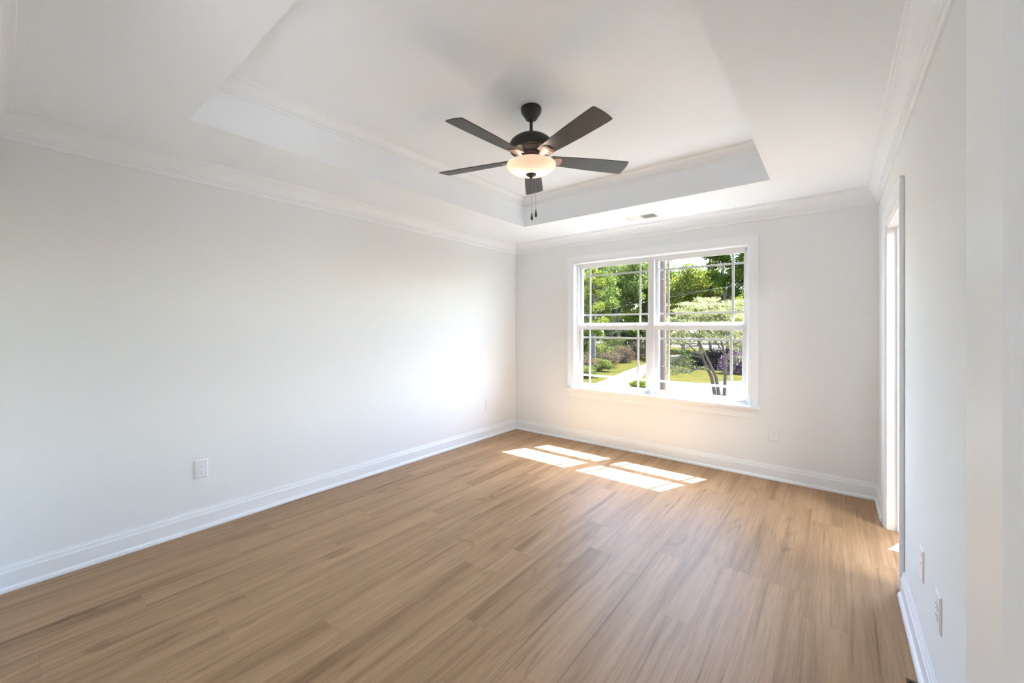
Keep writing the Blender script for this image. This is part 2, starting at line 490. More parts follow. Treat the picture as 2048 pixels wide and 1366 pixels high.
# ---------------------------------------------------------------- windows
def window(name, x0, x1, z0, z1, units, label):
    """vinyl single-hung windows mulled together in an opening of the back wall (y = 0 .. 0.15)"""
    root = empty(name, ((x0 + x1) / 2, 0, z0)); root['kind'] = 'structure'; root['label'] = label
    ox, oz = (x0 + x1) / 2, z0
    def P(nm, bm, mat, parent=root, **k):
        bmesh.ops.translate(bm, verts=bm.verts, vec=(-ox, 0, -oz))
        return obj(nm, bm, mat, parent, **k)
    sill_z = z0 + 0.018
    # painted wood jamb lining
    J = 0.003
    P('window_jamb', boxes((x0, x0 + J, -0.001, 0.055, sill_z, z1), (x1 - J, x1, -0.001, 0.055, sill_z, z1),
                           (x0 + J, x1 - J, -0.001, 0.055, z1 - J, z1)), M_TRIM)
    # stool with horns, apron with angled ends
    bm = boxes((x0 - CW - 0.016, x1 + CW + 0.016, -0.050, -0.0005, z0 - 0.004, sill_z), (x0 + 0.0005, x1 - 0.0005, -0.0005, 0.055, z0 + 0.0005, sill_z))
    P('window_stool', bm, M_TRIM, bevel=0.004)
    bm = bmesh.new()
    aw0, aw1, zt, zb = x0 - CW, x1 + CW, z0 - 0.0045, z0 - 0.092
    prof = [(0.0, zt), (0.026, zt), (0.024, zt - 0.012), (0.016, zt - 0.020), (0.015, zt - 0.034), (0.0125, zt - 0.040),
            (0.0125, zt - 0.062), (0.010, zb), (0.0, zb)]
    sl = lambda z: (zt - z) * 0.45
    a = [bm.verts.new((aw0 + sl(z), -0.0005 - o, z)) for o, z in prof]; b = [bm.verts.new((aw1 - sl(z), -0.0005 - o, z)) for o, z in prof]
    for i in range(len(prof)):
        j = (i + 1) % len(prof); bm.faces.new((a[i], a[j], b[j], b[i]))
    bm.faces.new(a); bm.faces.new(b[::-1])
    P('window_apron', bm, M_TRIM)
    # casing
    bmc = bmesh.new()
    def side(fa, fb):
        a = [bmc.verts.new(fa(w, o)) for w, o in CAS]; b = [bmc.verts.new(fb(w, o)) for w, o in CAS]
        for i in range(len(CAS) - 1): bmc.faces.new((a[i], a[i + 1], b[i + 1], b[i]))
        bmc.faces.new((a[-1], a[0], b[0], b[-1])); bmc.faces.new(a); bmc.faces.new(b[::-1])
    side(lambda w, o: (x0 - w, -0.0006 - o, sill_z + 0.0005), lambda w, o: (x0 - w, -0.0006 - o, z1 + w))
    side(lambda w, o: (x0 - w, -0.0006 - o, z1 + w), lambda w, o: (x1 + w, -0.0006 - o, z1 + w))
    side(lambda w, o: (x1 + w, -0.0006 - o, z1 + w), lambda w, o: (x1 + w, -0.0006 - o, sill_z + 0.0005))
    P('window_casing', bmc, M_TRIM)
    # outer frame and mullion
    F = 0.018
    n = len(units)
    bs = [(x0, x0 + F, 0.056, 0.149, sill_z - 0.01, z1), (x1 - F, x1, 0.056, 0.149, sill_z - 0.01, z1),
          (x0 + F, x1 - F, 0.056, 0.149, z1 - 0.022, z1), (x0 + F, x1 - F, 0.050, 0.149, z0 + 0.001, z0 + 0.034),
          # stepped tracks
          (x0 + F, x0 + F + 0.010, 0.060, 0.076, z0 + 0.034, z1 - 0.022), (x1 - F - 0.010, x1 - F, 0.060, 0.076, z0 + 0.034, z1 - 0.022),
          (x0 + F, x1 - F, 0.060, 0.072, z1 - 0.034, z1 - 0.022)]
    P('window_frame', boxes(*bs), M_VINYL)
    for i in range(n - 1):
        c0 = units[i][1] + 0.032; c1 = units[i + 1][0] - 0.032
        P('window_mullion', boxes((c0, c1, 0.056, 0.149, z0 + 0.034, z1 - 0.022), (c0 + 0.012, c1 - 0.012, 0.050, 0.056, z0 + 0.034, z1 - 0.022),), M_VINYL)
    GT, UB, LT, LB = z1 - 0.049, z0 + 0.801, z0 + 0.720, z0 + 0.070   # glass top, upper bottom, lower top, lower bottom
    for gx0, gx1 in units:
        # upper (outer) sash
        def sash(nm, gx0, gx1, gz0, gz1, yy0, yy1, stile, top, bot, yg):
            s = P(nm, boxes((gx0 - stile, gx0, yy0, yy1, gz0 - bot, gz1 + top), (gx1, gx1 + stile, yy0, yy1, gz0 - bot, gz1 + top),
                            (gx0, gx1, yy0, yy1, gz1, gz1 + top), (gx0, gx1, yy0, yy1, gz0 - bot, gz0)), M_VINYL, bevel=0.0015)
            bm = bmesh.new(); box(bm, gx0 - 0.002, gx1 + 0.002, yg - 0.0015, yg + 0.0015, gz0 - 0.002, gz1 + 0.002)
            P('glass_pane', bm, M_GLASS, s)
            k, h = 0.096, 0.011
            g = 0.0035
            gy0, gy1 = yg + 0.004, yg + 0.008
            P('muntin_grid', boxes((gx0 + k - h, gx0 + k + h, gy0, gy1, gz0, gz1), (gx1 - k - h, gx1 - k + h, gy0, gy1, gz0, gz1),
                                   (gx0, gx1, gy0 - 0.0008, gy1 + 0.0008, gz0 + k - h, gz0 + k + h), (gx0, gx1, gy0 - 0.0008, gy1 + 0.0008, gz1 - k - h, gz1 - k + h)), M_VINYL, s)
            return s
        sash('upper_sash', gx0, gx1, UB, GT, 0.116, 0.146, 0.031, 0.025, 0.050, 0.130)
        ls = sash('lower_sash', gx0 + 0.014, gx1 - 0.010, LB, LT, 0.080, 0.112, 0.045, 0.050, 0.035, 0.095)
        for fx in (0.13, 0.83):
            xx = gx0 + (gx1 - gx0) * fx
            P('tilt_latch', boxes((xx - 0.022, xx + 0.022, 0.082, 0.104, LT + 0.0505, LT + 0.059)), M_VINYL, ls, bevel=0.003)
        for fx in (0.5,):
            xx = gx0 + (gx1 - gx0) * fx
    return root


window('window_1', OX0, OX1, OZ0, OZ1, [(0.958, 1.771), (1.889, 2.702)], 'white double window with grids looking onto trees')
window('window_2', AX0, AX1, OZ0, OZ1, [(4.08, 4.93)], 'window of the side room')

# ---------------------------------------------------------------- doorway in the right wall (cased opening) : door_1
d1 = empty('door_1', (W, (DR0 + DR1) / 2, 0)); d1['kind'] = 'structure'; d1['label'] = 'white cased doorway to the side room'
oy = (DR0 + DR1) / 2
def D1(nm, bm, mat, **k):
    bmesh.ops.translate(bm, verts=bm.verts, vec=(-W, -oy, 0)); return obj(nm, bm, mat, d1, **k)
JT = 0.018
D1('door_jamb', boxes((W - 0.001, W + 0.121, DR0, DR0 + JT, 0.0005, DRZ - JT), (W - 0.001, W + 0.121, DR1 - JT, DR1, 0.0005, DRZ - JT),
                      (W - 0.001, W + 0.121, DR0, DR1, DRZ - JT, DRZ - 0.0005)), M_TRIM)
D1('door_stop', boxes((W + 0.052, W + 0.085, DR0 + JT, DR0 + JT + 0.011, 0.001, DRZ - JT - 0.011),
                      (W + 0.052, W + 0.085, DR1 - JT - 0.011, DR1 - JT, 0.001, DRZ - JT - 0.011),
                      (W + 0.052, W + 0.085, DR0 + JT, DR1 - JT, DRZ - JT - 0.011, DRZ - JT)), M_TRIM)
def casing_bm(u0, u1, z0, z1, T_):
    bm = bmesh.new()
    def side(fa, fb):
        a = [bm.verts.new(T_(*fa(w, o))) for w, o in CAS]; b = [bm.verts.new(T_(*fb(w, o))) for w, o in CAS]
        for i in range(len(CAS) - 1): bm.faces.new((a[i], a[i + 1], b[i + 1], b[i]))
        bm.faces.new((a[-1], a[0], b[0], b[-1])); bm.faces.new(a); bm.faces.new(b[::-1])
    side(lambda w, o: (u0 - w, z0, o), lambda w, o: (u0 - w, z1 + w, o))
    side(lambda w, o: (u0 - w, z1 + w, o), lambda w, o: (u1 + w, z1 + w, o))
    side(lambda w, o: (u1 + w, z1 + w, o), lambda w, o: (u1 + w, z0, o))
    return bm
D1('door_casing', casing_bm(DR0 + 0.004, DR1 - 0.004, 0.0005, DRZ - 0.004, lambda u, z, o: (W - 0.0012 - o, u, z)), M_TRIM)
D1('door_casing', casing_bm(DR0 + 0.004, DR1 - 0.004, 0.0005, DRZ - 0.004, lambda u, z, o: (W + 0.1212 + o, u, z)), M_TRIM)

# ---------------------------------------------------------------- entry doorway with its open door : door_2
d2 = empty('door_2', (FX1, YF, 0)); d2['kind'] = 'structure'; d2['label'] = 'glossy white panel door standing open beside the camera'
def D2(nm, bm, mat, parent=d2, **k):
    bmesh.ops.translate(bm, verts=bm.verts, vec=(-FX1, -YF, 0)); return obj(nm, bm, mat, parent, **k)
D2('door_jamb', boxes((FX0, FX0 + JT, YF - 0.121, YF + 0.001, 0.0005, DRZ - JT), (FX1 - JT, FX1, YF - 0.121, YF + 0.001, 0.0005, DRZ - JT),
                      (FX0, FX1, YF - 0.121, YF + 0.001, DRZ - JT, DRZ - 0.0005)), M_TRIM)
D2('door_casing', casing_bm(FX0 + 0.004, FX1 - 0.004, 0.0005, DRZ - 0.004, lambda u, z, o: (u, YF + 0.0012 + o, z)), M_TRIM)
DX, DY0, DY1 = 3.495, YF + 0.024, -3.627       # door face, hinge edge, free edge
def panel_door(bm):
    """two-panel moulded slab: flat stiles and rails, sloped sticking, raised fields, on both faces"""
    y0, y1, z0, z1 = DY0, DY1, 0.012, 2.036
    st = 0.128
    panels = [(y0 + st, y1 - st, 0.22, 0.83), (y0 + st, y1 - st, 0.96, z1 - 0.128)]
    th = 0.035
    def face(xf, s):
        # s = +1 : recess goes towards +x
        ys = [y0, y0 + st, y1 - st, y1]
        zs = [z0, 0.22, 0.83, 0.96, z1 - 0.128, z1]
        def q(a, b, c, d): bm.faces.new([bm.verts.new(p) for p in (a, b, c, d)])
        for i in range(3):
            for j in range(5):
                if i == 1 and j in (1, 3):
                    a0, a1, b0, b1 = ys[1], ys[2], zs[j], zs[j + 1]
                    prev = (a0, a1, b0, b1, 0.0)
                    for ins, dep in ((0.006, 0.003), (0.014, 0.0085), (0.024, 0.0095), (0.034, 0.0085), (0.055, 0.0025), (None, None)):
                        if ins is None:
                            p0, p1, r0, r1, d = prev
                            q((xf + s * d, p0, r0), (xf + s * d, p1, r0), (xf + s * d, p1, r1), (xf + s * d, p0, r1)); break
                        cur = (a0 + ins, a1 - ins, b0 + ins, b1 - ins, dep)
                        p0, p1, r0, r1, d = prev; c0, c1, e0, e1, f = cur
                        A = [(xf + s * d, p0, r0), (xf + s * d, p1, r0), (xf + s * d, p1, r1), (xf + s * d, p0, r1)]
                        B = [(xf + s * f, c0, e0), (xf + s * f, c1, e0), (xf + s * f, c1, e1), (xf + s * f, c0, e1)]
                        for k in range(4): q(A[k], A[(k + 1) % 4], B[(k + 1) % 4], B[k])
                        prev = cur
                else:
                    q((xf, ys[i], zs[j]), (xf, ys[i + 1], zs[j]), (xf, ys[i + 1], zs[j + 1]), (xf, ys[i], zs[j + 1]))
    face(DX, 1); face(DX + th, -1)
    def q(*p): bm.faces.new([bm.verts.new(v) for v in p])
    x0, x1 = DX, DX + th
    q((x0, y0, z0), (x1, y0, z0), (x1, y0, z1), (x0, y0, z1)); q((x0, y1, z0), (x1, y1, z0), (x1, y1, z1), (x0, y1, z1))
    q((x0, y0, z0), (x1, y0, z0), (x1, y1, z0), (x0, y1, z0)); q((x0, y0, z1), (x1, y0, z1), (x1, y1, z1), (x0, y1, z1))
    bmesh.ops.remove_doubles(bm, verts=bm.verts, dist=0.0002)
    return bm
slab = D2('door_panel', panel_door(bmesh.new()), M_DOOR)
for zz in (0.25, 1.02, 1.80):
    bm = bmesh.new(); tube(bm, [(DX + 0.012, DY0 - 0.009, zz - 0.045), (DX + 0.012, DY0 - 0.009, zz + 0.045)], 0.007, 10)
    D2('door_hinge', bm, M_CHAIN, slab, smooth=True)
bm = bmesh.new()
prof = [(0.0, 0.0), (0.031, 0.0), (0.031, 0.006), (0.012, 0.010), (0.011, 0.030), (0.022, 0.036), (0.028, 0.048), (0.024, 0.060), (0.0, 0.064)]
lathe(bm, prof, 28)
bmesh.ops.rotate(bm, verts=bm.verts, cent=(0, 0, 0), matrix=Matrix.Rotation(R(-90), 3, 'Y'))
bmesh.ops.translate(bm, verts=bm.verts, vec=(DX, DY1 - 0.064, 0.88))
D2('door_knob', bm, M_BRONZE, slab, smooth=True)

# ================================================================ OUTLETS
def rot_to_wall(o, n_):
    """local +Z of the plate stays up, local -Y faces the room"""
    o.rotation_euler = (0, 0, n_)


def plate_bm(w=0.078, h=0.127, t=0.006):
    bm = bmesh.new()
    b = 0.006
    rings = [(w / 2, h / 2, 0.0), (w / 2, h / 2, t * 0.4), (w / 2 - b, h / 2 - b, t)]
    prev = None
    for a, c, d in rings:
        cur = [bm.verts.new((sx * a, -d, sz * c)) for sx, sz in ((-1, -1), (1, -1), (1, 1), (-1, 1))]
        if prev:
            for k in range(4): bm.faces.new((prev[k], prev[(k + 1) % 4], cur[(k + 1) % 4], cur[k]))
        else: bm.faces.new(cur[::-1])
        prev = cur
    bm.faces.new(prev)
    return bm


def socket_bm(zc):
    """rounded duplex receptacle face"""
    bm = bmesh.new()
    pts = []
    for i in range(36):
        a = 2 * math.pi * i / 36
        x = 0.0175 * math.cos(a); z = 0.0175 * math.sin(a)
        pts.append((x, max(-0.0143, min(0.0143, z))))
    f = [bm.verts.new((x, -0.0082, zc + z)) for x, z in pts]; g = [bm.verts.new((x * 1.03, -0.005, zc + z * 1.03)) for x, z in pts]
    bm.faces.new(f)
    for i in range(36): bm.faces.new((g[i], g[(i + 1) % 36], f[(i + 1) % 36], f[i]))
    bm.faces.new(g[::-1])
    return bm


def slots_bm(zc):
    bm = bmesh.new()
    for sx, h in ((-0.0065, 0.0042), (0.0065, 0.0034)):
        box(bm, sx - 0.0011, sx + 0.0011, -0.0086, -0.0078, zc + 0.0035 - h, zc + 0.0035 + h)
    vs = []
    for i in range(12):
        a = math.pi + math.pi * i / 11
        vs.append((0.0026 * math.cos(a), 0.0030 * math.sin(a)))
    vs += [(0.0026, 0.0016), (-0.0026, 0.0016)]
    a = [bm.verts.new((x, -0.0086, zc - 0.0078 + z)) for x, z in vs]; b = [bm.verts.new((x, -0.0078, zc - 0.0078 + z)) for x, z in vs]
    bm.faces.new(a); bm.faces.new(b[::-1])
    for i in range(len(vs)):
        j = (i + 1) % len(vs); bm.faces.new((a[i], a[j], b[j], b[i]))
    return bm


def outlet(loc, rz, label):
    r = empty('wall_outlet', loc, rz)
    tag(r, label, 'outlet', 'duplex outlets low on the walls')
    obj('cover_plate', plate_bm(), M_PLATE, r)
    for zc in (0.0195, -0.0195):
        s = obj('receptacle', socket_bm(zc), M_SOCKET, r)
        obj('slots', slots_bm(zc), M_SLOT, s)
    bm = bmesh.new(); lathe(bm, [(0, 0.0075), (0.0022, 0.0072), (0.0034, 0.006), (0.0034, 0.004), (0, 0.004)], 14)
    bmesh.ops.rotate(bm, verts=bm.verts, cent=(0, 0, 0), matrix=Matrix.Rotation(R(90), 3, 'X'))
    obj('screw', bm, M_SOCKET, r, smooth=True)
    return r


outlet((0.0003, -3.482, 0.410), R(90), 'white duplex outlet on the long plain wall, the one nearer the camera')
outlet((0.0003, -0.565, 0.412), R(90), 'white duplex outlet on the long plain wall, close to the far corner')
outlet((2.960, -0.0003, 0.408), 0, 'white duplex outlet on the window wall below the sill corner')
outlet((W - 0.0003, -2.325, 0.405), R(-90), 'white duplex outlet on the doorway wall beside a blank plate')
bp = empty('wall_plate', (W - 0.0003, -1.99, 0.415), R(-90))
tag(bp, 'white blank cover plate on the doorway wall between doorway and outlet', 'wall plate')
obj('cover_plate', plate_bm(), M_SOCKET, bp)
bm = bmesh.new(); lathe(bm, [(0, 0.0085), (0.004, 0.0085), (0.0045, 0.006), (0.0045, 0.004), (0, 0.004)], 16)
bmesh.ops.rotate(bm, verts=bm.verts, cent=(0, 0, 0), matrix=Matrix.Rotation(R(90), 3, 'X'))
obj('coax_jack', bm, M_SOCKET, bp, smooth=True)

# ================================================================ CEILING VENT
VX0, VX1, VY0, VY1 = 1.700, 2.042, -0.436, -0.232
vc = ((VX0 + VX1) / 2, (VY0 + VY1) / 2)
vent = empty('ceiling_vent', (vc[0], vc[1], ZC))
tag(vent, 'white rectangular air register in the ceiling soffit above the window', 'vent')
def V(nm, bm, mat, parent=vent, **k):
    bmesh.ops.translate(bm, verts=bm.verts, vec=(-vc[0], -vc[1], -ZC)); return obj(nm, bm, mat, parent, **k)
bw = 0.030
zt_, zb_ = ZC - 0.0004, ZC - 0.008
bm = bmesh.new()
outer = [(VX0, VY0), (VX1, VY0), (VX1, VY1), (VX0, VY1)]
inner = [(VX0 + bw, VY0 + bw), (VX1 - bw, VY0 + bw), (VX1 - bw, VY1 - bw), (VX0 + bw, VY1 - bw)]
mid_ = [(VX0 + 0.010, VY0 + 0.010), (VX1 - 0.010, VY0 + 0.010), (VX1 - 0.010, VY1 - 0.010), (VX0 + 0.010, VY1 - 0.010)]
rings = [[bm.verts.new((x, y, z)) for x, y in L] for L, z in ((outer, zt_), (outer, zt_ - 0.002), (mid_, zb_), (inner, zb_), (inner, zt_))]
for a, b in zip(rings, rings[1:]):
    for k in range(4): bm.faces.new((a[k], a[(k + 1) % 4], b[(k + 1) % 4], b[k]))
V('vent_frame', bm, M_VENTWHITE)
V('vent_duct', boxes((VX0 + bw, VX1 - bw, VY0 + bw, VY1 - bw, zt_ - 0.0006, zt_)), M_DUCT)
xm = (VX0 + VX1) / 2
V('center_bar', boxes((xm - 0.004, xm + 0.004, VY0 + bw, VY1 - bw, zb_, zt_ - 0.001)), M_VENTWHITE)
n_sl = 11
for i in range(n_sl):
    for sgn in (-1, 1):
        # vanes parallel to y; the two banks throw air in opposite directions
        x = xm + sgn * (0.010 + i * 0.0117 + 0.003)
        bm = bmesh.new()
        prof = [(-0.0050, 0.0), (-0.0020, 0.0030), (0.0030, 0.0062)] if sgn < 0 else [(0.0050, 0.0), (0.0020, 0.0030), (-0.0030, 0.0062)]
        t_ = 0.0007
        A = [bm.verts.new((x + px, VY0 + bw, zb_ + pz)) for px, pz in prof] + [bm.verts.new((x + px, VY0 + bw, zb_ + pz + t_)) for px, pz in prof[::-1]]
        B = [bm.verts.new((x + px, VY1 - bw, zb_ + pz)) for px, pz in prof] + [bm.verts.new((x + px, VY1 - bw, zb_ + pz + t_)) for px, pz in prof[::-1]]
        for k in range(6): bm.faces.new((A[k], A[(k + 1) % 6], B[(k + 1) % 6], B[k]))
        bm.faces.new(A); bm.faces.new(B[::-1])
        V('vane', bm, M_VENTWHITE)
V('damper_lever', boxes((VX1 - bw - 0.004, VX1 - bw + 0.010, vc[1] - 0.004, vc[1] + 0.004, zb_ - 0.010, zb_)), M_VENTWHITE)

# ---------------------------------------------------------------- brown floor register against the doorway wall baseboard
fv = empty('floor_vent', (3.614, -2.27, 0))
tag(fv, 'dark brown floor register against the baseboard of the doorway wall', 'floor vent')
bm = boxes((-0.017, 0.0165, -0.150, -0.138, 0.0003, 0.006), (-0.017, 0.0165, 0.138, 0.150, 0.0003, 0.006),
           (-0.017, -0.010, -0.138, 0.138, 0.0003, 0.006), (0.010, 0.0165, -0.138, 0.138, 0.0003, 0.006))
obj('vent_frame', bm, M_BROWNVENT, fv)
bm = bmesh.new()
for i in range(12): box(bm, -0.010, 0.010, -0.130 + i * 0.0225, -0.124 + i * 0.0225, 0.0003, 0.005)
obj('vent_grate', bm, M_BROWNVENT, fv)

# ================================================================ CEILING FAN
FC = (1.850, -2.20)
fan = empty('ceiling_fan', (FC[0], FC[1], ZT))
tag(fan, 'dark bronze five-blade ceiling fan with a lit frosted bowl and two pull chains', 'ceiling fan')
def z_(z): return z - ZT
def lat(nm, prof, mat, parent=fan, n=56, **k):
    bm = bmesh.new(); lathe(bm, [(r, z_(z)) for r, z in prof], n); return obj(nm, bm, mat, parent, smooth=True, **k)
lat('canopy', [(0, 2.7895), (0.064, 2.7895), (0.066, 2.786), (0.0665, 2.778), (0.064, 2.775), (0.0655, 2.771), (0.064, 2.760), (0.056, 2.748), (0.047, 2.735),
               (0.040, 2.726), (0.037, 2.718), (0.033, 2.714), (0.024, 2.713), (0.022, 2.718), (0, 2.718)], M_BRONZE)
lat('downrod', [(0, 2.722), (0.019, 2.722), (0.0195, 2.714), (0.0105, 2.705), (0.0105, 2.618), (0.018, 2.616), (0.020, 2.610), (0.020, 2.600), (0, 2.600)], M_BRONZE, n=28)
lat('motor_housing', [(0, 2.605), (0.040, 2.605), (0.075, 2.602), (0.102, 2.595), (0.112, 2.588), (0.116, 2.583), (0.121, 2.581), (0.132, 2.571),
                      (0.139, 2.558), (0.1415, 2.545), (0.141, 2.532), (0.137, 2.524), (0.1385, 2.520), (0.136, 2.511), (0.130, 2.507),
                      (0.122, 2.508), (0.104, 2.503), (0.086, 2.493), (0.074, 2.489), (0, 2.489)], M_BRONZE)
lat('flywheel', [(0, 2.490), (0.066, 2.490), (0.070, 2.486), (0.070, 2.474), (0.062, 2.470), (0, 2.470)], M_ARM)
lat('light_fitter', [(0, 2.471), (0.048, 2.471), (0.050, 2.452), (0.060, 2.444), (0.074, 2.438), (0.074, 2.432), (0.0, 2.432)], M_BRONZE)
# bowl: glass shell with a rim
zr, zbm, rb = 2.424, 2.360, 0.158
prof = [(0.148, zr + 0.000), (0.152, zr + 0.0035), (0.157, zr + 0.002), (rb, zr - 0.004)]
for i in range(1, 15):
    t = i / 14
    ang = t * math.pi / 2
    prof.append((rb * math.cos(ang) ** 0.86 if i < 14 else 0.012, zr - 0.006 - (zr - 0.006 - zbm) * math.sin(ang) ** 1.12))
inner = [(max(0.012, r - 0.0035), z + 0.0035) for r, z in prof[3:][::-1]]
bm = bmesh.new(); pr = prof + inner
lathe(bm, [(r, z_(z)) for r, z in pr] + [(pr[0][0], z_(pr[0][1]))], 64)
bmesh.ops.remove_doubles(bm, verts=bm.verts, dist=0.00005)
bowl = obj('light_bowl', bm, M_BOWL, fan, smooth=True, angle=60); bowl['label'] = 'lit frosted glass bowl'
lat('finial', [(0, 2.372), (0.026, 2.371), (0.034, 2.366), (0.035, 2.360), (0.028, 2.353), (0.016, 2.348), (0.010, 2.345), (0.0085, 2.338), (0.005, 2.334), (0, 2.333)], M_BRONZE, n=36)
# bulbs inside the bowl
for k, (bx, by) in enumerate(((0.055, 0.0), (-0.055, 0.0))):
    ld = bpy.data.lights.new('fan_bulb', 'POINT'); ld.energy = 0.34; ld.color = (1.0, 0.83, 0.68); ld.shadow_soft_size = 0.022
    lo = bpy.data.objects.new('fan_bulb', ld); COL.objects.link(lo); lo.parent = fan
    a = R(38 + 90 * 0)
    lo.location = (bx * math.cos(R(38.5)), bx * math.sin(R(38.5)), z_(2.400))

BLZ = 2.450
def blade_outline():
    """half-width along the blade from root to tip"""
    return [(0.125, 0.044), (0.14, 0.047), (0.20, 0.0505), (0.30, 0.0575), (0.42, 0.064), (0.54, 0.0675), (0.62, 0.0690), (0.648, 0.0685), (0.656, 0.0655)]
pitch = R(-12)
def make_blade(ang):
    o = empty('x'); bpy.data.objects.remove(o)
    bm = bmesh.new()
    ol = blade_outline()
    top, bot = [], []
    pts = []
    for r, w in ol: pts.append((r, -w))
    # convex, slightly skewed tip
    for t in (-0.7, -0.35, 0.0, 0.35, 0.7):
        pts.append((0.657 + 0.007 * (1 - t * t), 0.0655 * t))
    for r, w in ol[::-1]: pts.append((r, w))
    th = 0.0055
    a = [bm.verts.new((x, y, th / 2)) for x, y in pts]; b = [bm.verts.new((x, y, -th / 2)) for x, y in pts]
    bm.faces.new(a); bm.faces.new(b[::-1])
    for i in range(len(pts)):
        j = (i + 1) % len(pts); bm.faces.new((a[i], b[i], b[j], a[j]))
    ob = obj('blade', bm, M_BLADE, fan, bevel=0.001)
    ob.rotation_euler = (pitch, 0, ang)
    ob.location = (0, 0, z_(BLZ) + 0.012)
    return ob
def make_arm(ang):
    """curved bracket from the flywheel to the underside of the blade: narrow neck that flares into a rounded foot"""
    bm = bmesh.new()
    sect = [(0.056, 0.017, 2.479, 0.009), (0.080, 0.012, 2.458, 0.009), (0.105, 0.013, 2.447, 0.008), (0.128, 0.021, 2.448, 0.007),
            (0.150, 0.033, 2.4515, 0.006), (0.172, 0.040, 2.453, 0.006), (0.192, 0.037, 2.453, 0.006), (0.204, 0.024, 2.453, 0.005)]
    prev = None
    for i, (r, w, z, t) in enumerate(sect):
        tw = math.tan(pitch) * min(1, max(0, (r - 0.075) / 0.06))
        cur = []
        for sx, sz in ((-1, 0.0), (-0.6, -1.0), (0.6, -1.0), (1, 0.0), (0.9, 1.0), (-0.9, 1.0)):
            y = sx * w; cur.append(bm.verts.new((r, y, z_(z) + 0.004 + y * tw + sz * t / 2)))
        if prev:
            for k in range(6): bm.faces.new((prev[k], prev[(k + 1) % 6], cur[(k + 1) % 6], cur[k]))
        else: bm.faces.new(cur[::-1])
        prev = cur
    bm.faces.new(prev)
    ob = obj('blade_arm', bm, M_ARM, fan, smooth=True)
    ob.rotation_euler = (0, 0, ang)
    return ob
for k in range(5):
    a = R(-92.5 + 72 * k)
    make_blade(a); make_arm(a)

def pull_chain(dx, dy, ztop, zend):
    bm = bmesh.new()
    nb = int((ztop - zend) / 0.0045)
    tube(bm, [(dx, dy, z_(ztop)), (dx, dy, z_(zend))], 0.0008, 6)
    for i in range(nb):
        z = ztop - i * 0.0045
        lathe(bm, [(0, z_(z)), (0.0014, z_(z - 0.0008)), (0.0014, z_(z - 0.0022)), (0, z_(z - 0.003))], 6, dx, dy)
    c = obj('pull_chain', bm, M_CHAIN, fan)
    bm = bmesh.new()
    lathe(bm, [(0, z_(zend + 0.002)), (0.003, z_(zend)), (0.0045, z_(zend - 0.012)), (0.0078, z_(zend - 0.030)), (0.0078, z_(zend - 0.038)), (0.005, z_(zend - 0.046)), (0, z_(zend - 0.049))], 18, dx, dy)
    obj('chain_fob', bm, M_FOB, c, smooth=True)
rx, ry = math.cos(0.6723), math.sin(0.6723)       # a direction across the room
pull_chain(0.004 * rx, 0.004 * ry, 2.337, 2.113)
bm = bmesh.new()
pull_chain(0.030 * rx, 0.030 * ry, 2.352, 2.133)

# ================================================================ OUTDOORS
GZ = -3.0
rng = np.random.default_rng(7)
random.seed(5)


def ground_mat(name, c1, c2, scale, c3=None):
    m, n, l, b = new_mat(name)
    b.inputs['Roughness'].default_value = 1.0; b.inputs['Specular IOR Level'].default_value = 0.0
    geo = n.new('ShaderNodeNewGeometry')
    t = n.new('ShaderNodeTexNoise'); t.inputs['Scale'].default_value = scale; t.inputs['Detail'].default_value = 8
    t.inputs['Roughness'].default_value = 0.7
    l.new(geo.outputs['Position'], t.inputs['Vector'])
    cr = n.new('ShaderNodeValToRGB'); e = cr.color_ramp.elements
    e[0].position = 0.35; e[1].position = 0.65
    e[0].color = (*c1, 1); e[1].color = (*c2, 1)
    if c3:
        q = e.new(0.5); q.color = (*c3, 1)
    l.new(t.outputs['Fac'], cr.inputs[0]); l.new(cr.outputs[0], b.inputs['Base Color'])
    return m


M_GRASS = ground_mat('lawn_grass', (0.0149, 0.0162, 0.0029), (0.0328, 0.0223, 0.0083), 0.9, (0.0229, 0.0208, 0.0049))
M_GRAVEL = ground_mat('pink_gravel', (0.0330, 0.0255, 0.0225), (0.0500, 0.0395, 0.0350), 2.0)
M_DIRT = ground_mat('leaf_litter', (0.0171, 0.0120, 0.0076), (0.0412, 0.0308, 0.0206), 3.0)


def leaf_mat(name, c1, c2, c3=None, trans=0.45):
    m = bpy.data.materials.new(name); m.use_nodes = True
    n = m.node_tree.nodes; l = m.node_tree.links; n.clear()
    out = n.new('ShaderNodeOutputMaterial')
    geo = n.new('ShaderNodeNewGeometry')
    cr = n.new('ShaderNodeValToRGB'); e = cr.color_ramp.elements
    e[0].color = (*c1, 1); e[1].color = (*c2, 1)
    if c3:
        q = e.new(0.8); q.color = (*c2, 1); e[-1].color = (*c3, 1)
    l.new(geo.outputs['Random Per Island'], cr.inputs[0])
    df = n.new('ShaderNodeBsdfDiffuse'); tr = n.new('ShaderNodeBsdfTranslucent')
    l.new(cr.outputs[0], df.inputs[0]); l.new(cr.outputs[0], tr.inputs[0])
    mx = n.new('ShaderNodeMixShader'); mx.inputs[0].default_value = trans
    l.new(df.outputs[0], mx.inputs[1]); l.new(tr.outputs[0], mx.inputs[2]); l.new(mx.outputs[0], out.inputs[0])
    return m


